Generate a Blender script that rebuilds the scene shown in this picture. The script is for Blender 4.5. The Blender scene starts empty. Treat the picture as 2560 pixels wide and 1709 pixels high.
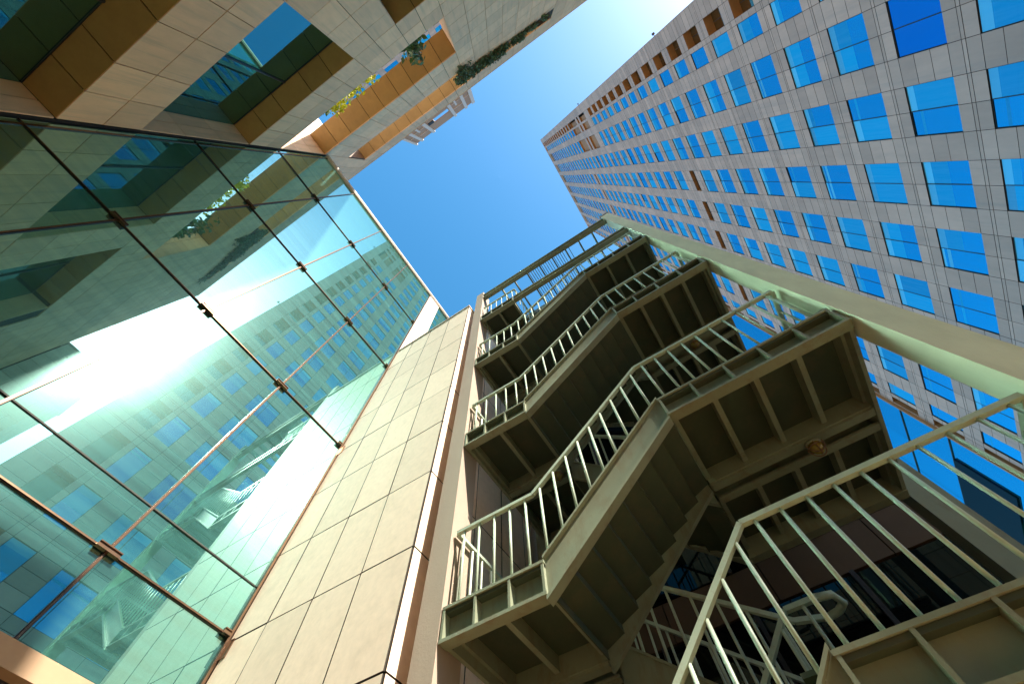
import bpy, math, random
from mathutils import Matrix, Vector
R = random.Random(7)
SC = bpy.context.scene
COL = SC.collection
# ------------------------------------------------------------------ camera
S = 0.65                     # metres per layout unit
CZ = 2.25                    # camera height in layout units
RX = (0.5391130866922974, 0.774341191927113, 0.3312895987531175)
RY = (-0.8416819289815755, 0.5095625913510681, 0.1786546834578902)
RZ = (-0.030473105896150293, -0.3751555463810745, 0.9264608495973048)
FPX = 1011.9575 / 2560.0     # focal length over picture width
cam = bpy.data.cameras.new('camera'); camo = bpy.data.objects.new('camera', cam); COL.objects.link(camo)
cam.sensor_width = 36.0; cam.lens = FPX * 36.0; cam.clip_start = 0.05; cam.clip_end = 3000
camo.matrix_world = Matrix(((RX[0], -RX[1], -RX[2], 0), (RY[0], -RY[1], -RY[2], 0), (RZ[0], -RZ[1], -RZ[2], CZ * S), (0, 0, 0, 1)))
SC.camera = camo
# ------------------------------------------------------------------ sky and sun
SUN = Vector((-0.245, -1.0, 1.0)).normalized()      # towards the sun
world = bpy.data.worlds.new('World'); SC.world = world; world.use_nodes = True
wn = world.node_tree.nodes; wl = world.node_tree.links
bg = wn['Background']
sky = wn.new('ShaderNodeTexSky'); sky.sky_type = 'NISHITA'; sky.sun_disc = False
sky.sun_elevation = math.asin(SUN.z)
sky.sun_rotation = math.atan2(SUN.x, SUN.y)
sky.air_density = 1.0; sky.dust_density = 0.95; sky.ozone_density = 3.0; sky.altitude = 0
hsv = wn.new('ShaderNodeHueSaturation'); hsv.inputs['Saturation'].default_value = 1.3; hsv.inputs['Hue'].default_value = 0.483
wl.new(sky.outputs[0], hsv.inputs['Color']); wl.new(hsv.outputs[0], bg.inputs['Color'])
bg.inputs['Strength'].default_value = 0.15
sl = bpy.data.lights.new('sun', 'SUN'); sl.energy = 5.0; sl.angle = math.radians(0.55); sl.color = (1.0, 0.90, 0.76)
so = bpy.data.objects.new('sun', sl); COL.objects.link(so)
so.rotation_euler = SUN.to_track_quat('Z', 'Y').to_euler(); so.location = (0, 0, 60)
SC.view_settings.view_transform = 'Standard'; SC.view_settings.look = 'None'
SC.view_settings.gamma = 1.0; SC.view_settings.exposure = 1.25
SC.render.engine = 'CYCLES'
cy = SC.cycles
cy.use_denoising = True; cy.caustics_reflective = True; cy.blur_glossy = 0.24
cy.max_bounces = 8; cy.diffuse_bounces = 4; cy.glossy_bounces = 5; cy.sample_clamp_indirect = 40.0

# ------------------------------------------------------------------ helpers
def W(p): return (p[0] * S, p[1] * S, (p[2] + CZ) * S)
BASE = {}
KS = 1.035                   # stair group is a little farther out than the stone wing's face
SCALED = set()
class MB:
    def __init__(s): s.v = []; s.f = []; s.m = []; s.t = []
    def face(s, pts, m=0, t=0.5):
        n = len(s.v); s.v.extend(pts); s.f.append(tuple(range(n, n + len(pts)))); s.m.append(m); s.t.append(t)
    def box(s, x0, x1, y0, y1, z0, z1, m=0, t=0.5):
        n = len(s.v)
        s.v.extend([(x0, y0, z0), (x1, y0, z0), (x1, y1, z0), (x0, y1, z0), (x0, y0, z1), (x1, y0, z1), (x1, y1, z1), (x0, y1, z1)])
        for q in ((3, 2, 1, 0), (4, 5, 6, 7), (0, 1, 5, 4), (1, 2, 6, 5), (2, 3, 7, 6), (3, 0, 4, 7)):
            s.f.append(tuple(n + i for i in q)); s.m.append(m); s.t.append(t)
        return s
    def prism(s, loop, off, m=0, t=0.5):
        # loop of 3-D points extruded by the vector off
        a = list(loop); b = [tuple(p[i] + off[i] for i in range(3)) for p in a]
        n = len(s.v); k = len(a); s.v.extend(a); s.v.extend(b)
        s.f.append(tuple(range(n, n + k))[::-1]); s.f.append(tuple(range(n + k, n + 2 * k)))
        s.m += [m, m]; s.t += [t, t]
        for i in range(k):
            j = (i + 1) % k
            s.f.append((n + i, n + j, n + k + j, n + k + i)); s.m.append(m); s.t.append(t)
        return s
    def bar(s, p, q, w, h, up=(0, 0, 1), m=0, t=0.5):
        p = Vector(p); q = Vector(q); d = (q - p).normalized(); u = Vector(up)
        a = d.cross(u)
        if a.length < 1e-4: a = d.cross(Vector((1, 0, 0)))
        a.normalize(); b = a.cross(d).normalized()
        loop = [tuple(p + a * (w / 2 * i) + b * (h / 2 * j)) for i, j in ((-1, -1), (1, -1), (1, 1), (-1, 1))]
        return s.prism(loop, tuple(q - p), m, t)
    def tube(s, pts, r, n=8, m=0):
        pts = [Vector(p) for p in pts]; k0 = len(s.v)
        for i, p in enumerate(pts):
            d = (pts[min(i + 1, len(pts) - 1)] - pts[max(i - 1, 0)]).normalized()
            a = d.cross(Vector((0, 0, 1)))
            if a.length < 1e-3: a = d.cross(Vector((1, 0, 0)))
            a.normalize(); b = a.cross(d)
            for j in range(n):
                an = 2 * math.pi * j / n
                s.v.append(tuple(p + a * (r * math.cos(an)) + b * (r * math.sin(an))))
        for i in range(len(pts) - 1):
            for j in range(n):
                s.f.append((k0 + i * n + j, k0 + i * n + (j + 1) % n, k0 + (i + 1) * n + (j + 1) % n, k0 + (i + 1) * n + j)); s.m.append(m); s.t.append(0.5)
        s.f.append(tuple(k0 + j for j in range(n))[::-1]); s.m.append(m); s.t.append(0.5)
        e = k0 + (len(pts) - 1) * n
        s.f.append(tuple(e + j for j in range(n))); s.m.append(m); s.t.append(0.5)
        return s
    def ball(s, c, rx, ry, rz, m=0, nu=14, nv=8):
        k0 = len(s.v)
        for i in range(nv + 1):
            a = math.pi * i / nv
            for j in range(nu):
                b = 2 * math.pi * j / nu
                s.v.append((c[0] + rx * math.sin(a) * math.cos(b), c[1] + ry * math.sin(a) * math.sin(b), c[2] + rz * math.cos(a)))
        for i in range(nv):
            for j in range(nu):
                s.f.append((k0 + i * nu + j, k0 + (i + 1) * nu + j, k0 + (i + 1) * nu + (j + 1) % nu, k0 + i * nu + (j + 1) % nu)); s.m.append(m); s.t.append(0.5)
        return s
    def build(s, name, mats, parent=None, root=None, smooth=False):
        # root: the Empty of the thing this mesh belongs to (its mesh is stored relative to that base)
        b = BASE.get(root.name, (0, 0, 0)) if root else (0, 0, 0)
        if root and root.name in SCALED: s.v = [(x * KS, y * KS, z * KS) for x, y, z in s.v]
        if not isinstance(mats, (list, tuple)): mats = [mats]
        me = bpy.data.meshes.new(name)
        me.from_pydata([((x - b[0]) * S, (y - b[1]) * S, (z - b[2]) * S + (0 if root else CZ * S)) for x, y, z in s.v], [], s.f)
        for mt in mats: me.materials.append(mt)
        me.polygons.foreach_set('material_index', s.m)
        at = me.attributes.new('tint', 'FLOAT', 'FACE'); at.data.foreach_set('value', s.t)
        if smooth: me.polygons.foreach_set('use_smooth', [True] * len(me.polygons))
        me.update()
        o = bpy.data.objects.new(name, me); COL.objects.link(o)
        if parent: o.parent = parent
        return o

def thing(name, base, label, cat, group=None):
    o = bpy.data.objects.new(name, None); COL.objects.link(o); o.location = W(base); o.empty_display_size = 0.3
    o['label'] = label; o['category'] = cat
    if group: o['group'] = group
    BASE[o.name] = base
    return o
def tag(o, label, cat, group=None):
    o['label'] = label; o['category'] = cat
    if group: o['group'] = group
    return o
def dup(o, parent, mats=None):
    c = o.copy(); COL.objects.link(c); c.parent = parent
    return c
def project(p):
    x, y, z = p
    u = RX[0] * x + RY[0] * y + RZ[0] * z; v = RX[1] * x + RY[1] * y + RZ[1] * z; w = RX[2] * x + RY[2] * y + RZ[2] * z
    if w <= 0.01: return None
    return (u / w * FPX + 0.5, v / w * FPX + 0.5 * 1709 / 2560)

# ------------------------------------------------------------------ materials
def mat(name, col, rough=0.6, metal=0.0, spec=0.5, noise=0.12, scale=(3, 3, 3), tint=0.0, bump=0.0, bscale=40.0, dirt=None, dscale=(1.2, 1.2, 0.25), damt=0.5):
    m = bpy.data.materials.new(name); m.use_nodes = True
    n = m.node_tree.nodes; l = m.node_tree.links; p = n['Principled BSDF']
    p.inputs['Roughness'].default_value = rough; p.inputs['Metallic'].default_value = metal
    p.inputs['Specular IOR Level'].default_value = spec
    tc = n.new('ShaderNodeTexCoord'); mp = n.new('ShaderNodeMapping'); mp.inputs['Scale'].default_value = scale
    l.new(tc.outputs['Object'], mp.inputs['Vector'])
    nz = n.new('ShaderNodeTexNoise'); nz.inputs['Scale'].default_value = 1.0; nz.inputs['Detail'].default_value = 6; nz.inputs['Roughness'].default_value = 0.65
    l.new(mp.outputs[0], nz.inputs['Vector'])
    mr = n.new('ShaderNodeMapRange'); mr.inputs['From Min'].default_value = 0.25; mr.inputs['From Max'].default_value = 0.75
    mr.inputs['To Min'].default_value = 1 - noise; mr.inputs['To Max'].default_value = 1 + noise
    l.new(nz.outputs['Fac'], mr.inputs['Value'])
    fac = mr.outputs[0]
    if tint:
        a = n.new('ShaderNodeAttribute'); a.attribute_name = 'tint'
        r2 = n.new('ShaderNodeMapRange'); r2.inputs['To Min'].default_value = 1 - tint; r2.inputs['To Max'].default_value = 1 + tint
        l.new(a.outputs['Fac'], r2.inputs['Value'])
        mu = n.new('ShaderNodeMath'); mu.operation = 'MULTIPLY'; l.new(fac, mu.inputs[0]); l.new(r2.outputs[0], mu.inputs[1]); fac = mu.outputs[0]
    vm = n.new('ShaderNodeVectorMath'); vm.operation = 'SCALE'; vm.inputs[0].default_value = col[:3]; l.new(fac, vm.inputs['Scale'])
    out = vm.outputs[0]
    if dirt:
        mp2 = n.new('ShaderNodeMapping'); mp2.inputs['Scale'].default_value = dscale; l.new(tc.outputs['Object'], mp2.inputs['Vector'])
        n2 = n.new('ShaderNodeTexNoise'); n2.inputs['Scale'].default_value = 1.0; n2.inputs['Detail'].default_value = 8; n2.inputs['Roughness'].default_value = 0.7
        l.new(mp2.outputs[0], n2.inputs['Vector'])
        r3 = n.new('ShaderNodeMapRange'); r3.inputs['From Min'].default_value = 0.5; r3.inputs['From Max'].default_value = 0.75; r3.inputs['To Max'].default_value = damt
        l.new(n2.outputs['Fac'], r3.inputs['Value'])
        mx = n.new('ShaderNodeMix'); mx.data_type = 'RGBA'; l.new(r3.outputs[0], mx.inputs[0]); l.new(out, mx.inputs[6]); mx.inputs[7].default_value = (*dirt, 1)
        out = mx.outputs[2]
    l.new(out, p.inputs['Base Color'])
    if bump:
        nb = n.new('ShaderNodeTexNoise'); nb.inputs['Scale'].default_value = bscale; nb.inputs['Detail'].default_value = 5
        l.new(tc.outputs['Object'], nb.inputs['Vector'])
        b = n.new('ShaderNodeBump'); b.inputs['Strength'].default_value = bump; b.inputs['Distance'].default_value = 0.02
        l.new(nb.outputs['Fac'], b.inputs['Height']); l.new(b.outputs[0], p.inputs['Normal'])
    return m

def glass(name, mirror, body, dust, refl=0.75, top=1.0, wav=0.0, dustmul=0.12, streak=(3.0, 3.0, 0.25), rough=0.0, haze=0.0):
    # coated facade glass: tinted mirror over a dark body, thin film of dust on top
    m = bpy.data.materials.new(name); m.use_nodes = True
    n = m.node_tree.nodes; l = m.node_tree.links
    for x in list(n): n.remove(x)
    out = n.new('ShaderNodeOutputMaterial')
    g = n.new('ShaderNodeBsdfGlossy'); g.inputs['Roughness'].default_value = rough; g.inputs['Color'].default_value = (*mirror, 1)
    d = n.new('ShaderNodeBsdfDiffuse')
    a = n.new('ShaderNodeAttribute'); a.attribute_name = 'tint'
    r0 = n.new('ShaderNodeMapRange'); r0.inputs['To Min'].default_value = 0.6; r0.inputs['To Max'].default_value = 1.4; l.new(a.outputs['Fac'], r0.inputs['Value'])
    vm = n.new('ShaderNodeVectorMath'); vm.operation = 'SCALE'; vm.inputs[0].default_value = body; l.new(r0.outputs[0], vm.inputs['Scale']); l.new(vm.outputs[0], d.inputs['Color'])
    fr = n.new('ShaderNodeLayerWeight'); fr.inputs['Blend'].default_value = 0.35
    mr = n.new('ShaderNodeMapRange'); mr.inputs['To Min'].default_value = refl; mr.inputs['To Max'].default_value = top
    l.new(fr.outputs['Fresnel'], mr.inputs['Value'])
    m1 = n.new('ShaderNodeMixShader'); l.new(mr.outputs[0], m1.inputs[0]); l.new(d.outputs[0], m1.inputs[1])
    if haze:
        g2 = n.new('ShaderNodeBsdfGlossy'); g2.inputs['Roughness'].default_value = 0.22; g2.inputs['Color'].default_value = (*mirror, 1)
        mh = n.new('ShaderNodeMixShader'); mh.inputs[0].default_value = haze; l.new(g.outputs[0], mh.inputs[1]); l.new(g2.outputs[0], mh.inputs[2]); l.new(mh.outputs[0], m1.inputs[2])
    else: l.new(g.outputs[0], m1.inputs[2])
    ds = n.new('ShaderNodeBsdfDiffuse'); ds.inputs['Color'].default_value = (*dust, 1)
    tc = n.new('ShaderNodeTexCoord'); mp = n.new('ShaderNodeMapping'); mp.inputs['Scale'].default_value = streak; l.new(tc.outputs['Object'], mp.inputs['Vector'])
    nz = n.new('ShaderNodeTexNoise'); nz.inputs['Scale'].default_value = 1.0; nz.inputs['Detail'].default_value = 7; nz.inputs['Roughness'].default_value = 0.7; l.new(mp.outputs[0], nz.inputs['Vector'])
    r2 = n.new('ShaderNodeMapRange'); r2.inputs['From Min'].default_value = 0.3; r2.inputs['From Max'].default_value = 0.75; r2.inputs['To Min'].default_value = dustmul * 0.25; r2.inputs['To Max'].default_value = dustmul * 2.2
    l.new(nz.outputs['Fac'], r2.inputs['Value'])
    m2 = n.new('ShaderNodeMixShader'); l.new(r2.outputs[0], m2.inputs[0]); l.new(m1.outputs[0], m2.inputs[1]); l.new(ds.outputs[0], m2.inputs[2])
    if wav:
        nw = n.new('ShaderNodeTexNoise'); nw.inputs['Scale'].default_value = 0.9; nw.inputs['Detail'].default_value = 1; l.new(tc.outputs['Object'], nw.inputs['Vector'])
        b = n.new('ShaderNodeBump'); b.inputs['Strength'].default_value = 1.0; b.inputs['Distance'].default_value = wav
        l.new(nw.outputs['Fac'], b.inputs['Height']); l.new(b.outputs[0], g.inputs['Normal'])
    l.new(m2.outputs[0], out.inputs['Surface'])
    return m

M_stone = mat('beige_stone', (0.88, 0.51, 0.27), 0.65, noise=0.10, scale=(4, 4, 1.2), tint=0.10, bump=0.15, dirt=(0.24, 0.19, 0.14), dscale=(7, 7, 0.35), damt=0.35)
M_soffit = mat('warm_lit_stone', (0.46, 0.27, 0.09), 0.55, noise=0.10, tint=0.08, dirt=(0.25, 0.14, 0.05), dscale=(2, 2, 2), damt=0.3)  # same stone as the bands, colour warmed for light bounced onto soffits
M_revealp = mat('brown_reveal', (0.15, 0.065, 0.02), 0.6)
M_joint = mat('dark_joint', (0.035, 0.028, 0.02), 0.9, noise=0.1)
M_wallstone = mat('cream_stone', (0.93, 0.75, 0.60), 0.6, noise=0.08, scale=(9, 9, 9), tint=0.07, bump=0.03, bscale=60, dirt=(0.5, 0.4, 0.28), dscale=(3, 3, 3), damt=0.25)
M_tower = mat('pink_granite', (0.56, 0.405, 0.315), 0.6, noise=0.12, scale=(0.8, 0.8, 0.25), tint=0.14, dirt=(0.33, 0.28, 0.25), dscale=(1.2, 1.2, 0.08), damt=0.5)
M_brown = mat('brown_panel', (0.42, 0.22, 0.09), 0.6, noise=0.15, scale=(1, 1, 1), tint=0.1)
M_dark = mat('dark_recess', (0.02, 0.018, 0.016), 0.8)
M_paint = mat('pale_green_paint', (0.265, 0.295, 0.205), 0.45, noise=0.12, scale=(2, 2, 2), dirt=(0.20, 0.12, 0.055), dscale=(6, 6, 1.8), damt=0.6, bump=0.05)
M_under = mat('shaded_stained_paint', (0.062, 0.080, 0.048), 0.6, noise=0.15, scale=(1.5, 1.5, 1.5), dirt=(0.12, 0.09, 0.05), dscale=(3, 3, 3), damt=0.6)  # stair paint darkened for the shade underneath, plus random stains
M_rail = mat('rail_paint', (0.52, 0.63, 0.50), 0.35, noise=0.08, scale=(6, 6, 6), dirt=(0.35, 0.22, 0.12), dscale=(14, 14, 14), damt=0.35)
M_plaster = mat('green_lit_render', (0.86, 0.88, 0.68), 0.75, noise=0.08, scale=(5, 5, 2), bump=0.06, bscale=90, dirt=(0.60, 0.63, 0.45), dscale=(2, 2, 0.6), damt=0.4)  # pale green plaster, lightened and greened for light reflected off the glass
M_post = mat('cream_post_paint', (0.43, 0.34, 0.27), 0.6, noise=0.08, scale=(2, 2, 1), bump=0.1, dirt=(0.5, 0.4, 0.32), dscale=(4, 4, 0.5), damt=0.3)
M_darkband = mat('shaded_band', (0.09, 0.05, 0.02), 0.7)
M_roofcap = mat('grey_capping', (0.30, 0.31, 0.33), 0.6)
M_copper = mat('bronze_metal', (0.20, 0.125, 0.08), 0.25, metal=0.85, noise=0.2, scale=(8, 8, 8))
M_dkbronze = mat('dark_bronze', (0.05, 0.03, 0.022), 0.35, metal=0.6)
M_coping = mat('cream_coping', (0.62, 0.52, 0.42), 0.5)
M_seal = mat('dark_sealant', (0.03, 0.035, 0.03), 0.7, noise=0.4, scale=(20, 20, 20))
M_sill = mat('tan_sill', (0.42, 0.28, 0.17), 0.5)
M_teal = glass('teal_glass', (0.36, 0.67, 0.61), (0.004, 0.04, 0.04), (0.14, 0.47, 0.45), refl=0.74, wav=0.0003, dustmul=0.125, streak=(0.3, 3.0, 5.0), haze=0.07)
M_opg = glass('green_window_glass', (0.20, 0.56, 0.58), (0.004, 0.012, 0.008), (0.3, 0.35, 0.3), refl=0.62, dustmul=0.03)
M_blue = glass('blue_glass', (0.02, 0.56, 0.84), (0.0, 0.17, 0.34), (0.2, 0.35, 0.5), refl=0.7, dustmul=0.04)
M_blue2 = glass('blue_glass_blind', (0.06, 0.6, 0.95), (0.0, 0.42, 0.70), (0.2, 0.45, 0.65), refl=0.2, top=0.5, dustmul=0.08)
M_blue3 = glass('blue_glass_strip', (0.2, 0.65, 0.95), (0.12, 0.62, 0.86), (0.2, 0.5, 0.65), refl=0.15, top=0.4, dustmul=0.10)
M_blued = glass('deep_blue_glass', (0.02, 0.33, 0.75), (0.0, 0.03, 0.16), (0.1, 0.2, 0.4), refl=0.7, dustmul=0.03)
M_olive = glass('olive_window', (0.4, 0.4, 0.3), (0.09, 0.085, 0.04), (0.3, 0.3, 0.2), refl=0.25, dustmul=0.05)
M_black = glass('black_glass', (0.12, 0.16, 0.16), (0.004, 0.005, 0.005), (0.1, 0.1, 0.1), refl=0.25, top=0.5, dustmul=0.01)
M_frame = mat('dark_frame', (0.03, 0.03, 0.035), 0.4)
M_leaf = mat('leaf_green', (0.07, 0.15, 0.04), 0.5, noise=0.3, tint=0.45)
M_juniper = mat('juniper_green', (0.10, 0.16, 0.07), 0.6, noise=0.3, tint=0.45)
M_yellow = mat('yellow_leaf', (0.80, 0.74, 0.03), 0.5, noise=0.2, tint=0.3)
M_stem = mat('dry_stem', (0.20, 0.11, 0.06), 0.8)
M_lampglass = mat('amber_lens', (0.30, 0.22, 0.05), 0.2, spec=0.6)
M_ground = mat('paving', (0.38, 0.225, 0.10), 0.8, noise=0.2, bump=0.2)
M_white = mat('white_render', (0.80, 0.74, 0.68), 0.7)
M_brick = mat('tan_block', (0.72, 0.60, 0.42), 0.7, noise=0.1, tint=0.12)

# ------------------------------------------------------------------ generic pieces
def tiles(mb, fn, us, vs, gap=0.03, th=0.05, skip=None, m=0, jitter=1.0, sm=None):
    # fn(u, v, d) -> xyz, d = distance out of the wall; one bevel-free slab per tile
    for i in range(len(us) - 1):
        for j in range(len(vs) - 1):
            u0, u1 = us[i], us[i + 1]; v0, v1 = vs[j], vs[j + 1]
            if skip and skip((u0 + u1) / 2, (v0 + v1) / 2): continue
            g = gap / 2; t = 0.5 + (R.random() - 0.5) * jitter
            a, b, c, d = (u0 + g, v0 + g), (u1 - g, v0 + g), (u1 - g, v1 - g), (u0 + g, v1 - g)
            e = R.uniform(-0.004, 0.004)
            F = [fn(*q, e) for q in (a, b, c, d)]; Bk = [fn(*q, -th) for q in (a, b, c, d)]
            n = len(mb.v); mb.v.extend(F + Bk)
            for q in ((0, 1, 2, 3), (0, 4, 5, 1), (1, 5, 6, 2), (2, 6, 7, 3), (3, 7, 4, 0)):
                mb.f.append(tuple(n + k for k in q)); mb.m.append(m if sm is None or q == (0, 1, 2, 3) else sm); mb.t.append(t)
def rng(a, b, step):
    n = max(1, round(abs(b - a) / step)); return [a + (b - a) * i / n for i in range(n + 1)]

# ------------------------------------------------------------------ ground
g = MB(); g.face([(-700, -700, -CZ), (700, -700, -CZ), (700, 700, -CZ), (-700, 700, -CZ)])
o = g.build('ground', M_ground); o['kind'] = 'structure'

# ------------------------------------------------------------------ glass curtain wall building  (plane y = 10, faces -y)
GW = thing('glass_building', (0, 10, -CZ), 'glass building with a teal mirrored curtain wall in bronze bars', 'building')
XV = [-8.15, -5.04, -1.77, 1.49, 4.57]; ZH = [4.27, 5.93, 12.63, 19.37, 26.4, 33.55]
mb = MB(); mb.box(-8.1, 7.3, 10.08, 16, 3.9, 33.5); mb.box(-8.1, 4.5, 11.6, 16, -CZ + 0.004, 3.88)
mb.build('core', M_frame, GW, GW)
for i in range(len(XV) - 1):
    for j in range(len(ZH) - 1):
        zs = [ZH[j], ZH[j + 1]]
        if j == 1: zs = [ZH[1], 7.05, ZH[2]]
        for k in range(len(zs) - 1):
            p = MB(); ty = R.uniform(-0.006, 0.006); tz = R.uniform(-0.006, 0.006); gp = 0.018
            x0, x1, z0, z1 = XV[i] + gp, XV[i + 1] - gp, zs[k] + gp, zs[k + 1] - gp
            p.prism([(x0, 10.0 + ty, z0), (x1, 10.0 - ty, z0), (x1, 10.0 - ty + tz, z1), (x0, 10.0 + ty + tz, z1)], (0, 0.05, 0), t=R.random())
            p.build('glass_pane', M_teal, GW, GW)
p = MB(); p.box(5.82, 7.25, 10.0, 10.05, 21.4, 33.5); p.build('glass_pane', M_teal, GW, GW)
# stone strip at the end of the glass, above the stone wing
p = MB(); tiles(p, lambda u, v, d: (u, 9.93 - d, v), [4.6, 5.8], rng(21.4, 33.5, 2.15), 0.025, 0.06); p.box(4.62, 5.78, 9.96, 10.07, 21.4, 33.48, m=1)
p.build('stone_strip', [M_wallstone, M_joint], GW, GW)
for z in ZH[1:5]:
    p = MB(); p.box(-8.13, 4.6, 9.97, 10.0, z - 0.03, z + 0.03); p.box(-8.13, 4.6, 9.95, 9.97, z - 0.015, z + 0.015, m=1)
    p.build('mullion', [M_dkbronze, M_copper], GW, GW)
for x in XV[1:4]:
    p = MB(); p.box(x - 0.033, x + 0.033, 9.955, 10.0, 4.27, 33.5); p.box(x - 0.016, x + 0.016, 9.935, 9.955, 4.27, 33.5, m=1)
    p.build('mullion', [M_dkbronze, M_copper], GW, GW)
p = MB(); p.box(4.5, 4.57, 9.9, 10.0, 4.27, 33.5); p.build('edge_bar', M_copper, GW, GW)
p = MB(); p.box(-8.0, -7.94, 9.96, 10.0, 4.27, 33.5); p.build('edge_bar', M_copper, GW, GW)
p = MB()
for a, b in zip([-8.1] + XV[1:4], XV[1:4] + [4.5]): p.box(a + 0.04, b - 0.04, 9.975, 10.0, 7.035, 7.065)
p.build('sealant_joint', M_seal, GW, GW)
for x in XV[1:5]:
    for z in ZH[1:5]:
        p = MB(); w = 0.24 if x < 4 else 0.09; xx = x if x < 4 else 4.42
        p.box(xx - w, xx + w, 9.89, 9.96, z - 0.055, z + 0.055); p.box(xx - w, xx + w, 9.865, 9.89, z + 0.035, z + 0.055); p.box(xx - w, xx + w, 9.865, 9.89, z - 0.055, z - 0.035)
        p.build('clamp', M_copper, GW, GW)
for z in (5.93, 12.63):
    p = MB(); p.box(4.55, 4.60, 9.72, 9.95, z - 0.5, z - 0.12); p.build('bracket', M_copper, GW, GW)
p = MB(); p.box(-8.15, 7.35, 9.82, 10.25, 33.5, 33.72); p.box(-8.15, 7.35, 9.86, 10.2, 33.38, 33.5)
p.build('coping', [M_coping], GW, GW)
p = MB(); p.box(-8.1, 4.55, 9.8, 11.6, 3.95, 4.26); p.build('sill', M_sill, GW, GW)

# ------------------------------------------------------------------ stone wing beside the stairs
SW = thing('stone_wing', (8, 8, -CZ), 'cream stone tiled wing between the glass wall and the outdoor staircase', 'building')
ZS = [-CZ + 0.1, -0.5, 1.6, 3.65, 5.78, 7.92, 10.1, 12.25, 14.4, 16.75, 19.0, 21.3]
p = MB(); p.box(4.63, 20, 5.0, 9.97, -CZ + 0.004, 21.25); p.build('core', M_joint, SW, SW)
p = MB(); tiles(p, lambda u, v, d: (4.57 - d, u, v), [4.97, 6.25, 7.52, 8.78, 9.88], ZS, 0.034, 0.06, sm=1); p.build('front_cladding', [M_wallstone, M_joint], SW, SW)
p = MB(); tiles(p, lambda u, v, d: (u, 4.95 - d, v), [4.58] + rng(5.2, 20, 1.25), ZS, 0.034, 0.05, sm=1); p.build('side_cladding', [M_wallstone, M_joint], SW, SW)
p = MB(); p.box(4.52, 20.05, 4.9, 9.8, 21.3, 21.42); p.build('coping', M_coping, SW, SW)

# ------------------------------------------------------------------ overhanging stone building, upper left (plane x = -8.2, faces +x)
SB = thing('stone_building', (-12, 0, -CZ), 'beige stone building of deep horizontal bands rising over the glass wall', 'building')
XF = -8.2; XG = -9.25; XT = -9.8; YE = -15.6; YL = 9.88
YS = [YL, 8.60, 7.33, 5.58, 4.28, 2.94, 1.68, 0.42, -0.74, -1.9] + [-1.9 - 1.27 * i for i in range(1, 11)] + [YE]
YS = YS[::-1]
YX = [YL + 1.27 * i for i in range(0, 6)]
fX = lambda u, v, d: (XF + d, u, v)
core = MB()
core.box(-20, XF - 0.06, YE + 0.06, YL, -CZ + 0.004, 7.0)
core.box(-20, XG - 0.06, YE + 0.06, YL, 7.0, 13.6)            # behind lower window
core.box(-20, XF - 0.06, YE + 0.06, YL, 13.68, 16.6)          # lower beam
core.box(-20, XG - 0.06, YE + 0.06, YL, 16.6, 23.4)
core.box(XG, XF - 0.06, 0.44, 2.92, 16.6, 23.4)              # pillar
core.box(XG, XF - 0.06, YE + 0.06, -6.0, 16.6, 23.4)
core.box(-20, XF - 0.06, YE + 0.06, YL, 23.46, 26.56)
core.box(XT, XF - 0.06, YE + 0.06, -1.96, 26.56, 33.2)        # solid screen
core.box(XT, XF - 0.06, YE + 0.06, 15, 33.2, 37.96)
core.box(XG, XF - 0.06, YE + 0.06, -10.6, 37.96, 42.7)
core.box(XG, XF - 0.06, -10.6, -1.6, 37.96, 40.3)
core.box(XG, XF - 0.06, YE + 0.06, 15, 42.7, 45.5)
core.box(XT, XF - 0.06, YL + 0.06, 15, 34.0, 45.4)
core.box(-20, XF, YL + 0.06, 10.3, -CZ + 0.004, 33.0)
core.build('core', M_joint, SB, SB)
def band(name, z0, z1, n, ys=YS, skip=None):
    p = MB(); tiles(p, fX, ys, rng(z0, z1, (z1 - z0) / n), 0.028, 0.06, skip); return p.build(name, M_stone, SB, SB)
band('lower_wall', -CZ + 0.1, 7.0, 5)
band('lower_beam', 13.62, 16.62, 2)
p = MB(); tiles(p, fX, [0.42, 1.68, 2.94], [16.64, 18.32, 20.07, 21.9, 23.4], 0.028, 0.06); p.build('pillar', M_stone, SB, SB)
p = MB(); tiles(p, fX, [y for y in YS if y < -5.9], [16.64, 18.32, 20.07, 21.9, 23.4], 0.028, 0.06); p.build('pillar', M_stone, SB, SB)
band('middle_beam', 23.4, 26.6, 2)
band('solid_bay', 26.6, 33.1, 4, [y for y in YS if y < -1.8])
band('upper_beam', 33.1, 38.0, 3)
p = MB(); tiles(p, fX, [y for y in YS if y < -1.0], [38.0, 39.6, 40.3], 0.028, 0.06); p.build('planter_front', M_stone, SB, SB)
p = MB(); tiles(p, fX, [y for y in YS if y < -10.5], [40.3, 42.6], 0.028, 0.06); p.build('solid_bay', M_stone, SB, SB)
band('parapet', 42.6, 45.6, 2)
p = MB(); tiles(p, fX, YX, [34.0, 36, 38.0, 40, 42.6, 44.1, 45.6], 0.028, 0.06); p.build('parapet', M_stone, SB, SB)
p = MB(); p.box(XT - 0.1, XF + 0.03, YE, 15.1, 45.5, 45.62); p.build('coping', M_stone, SB, SB)
# end of the building
p = MB(); tiles(p, lambda u, v, d: (u, YE - d, v), rng(XT, XF, 0.8), rng(26.6, 45.6, 1.6), 0.028, 0.05)
tiles(p, lambda u, v, d: (u, YE - d, v), rng(-20, XF, 1.27), rng(-CZ + 0.1, 26.6, 1.6), 0.028, 0.05); p.build('end_wall', M_stone, SB, SB)
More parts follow.
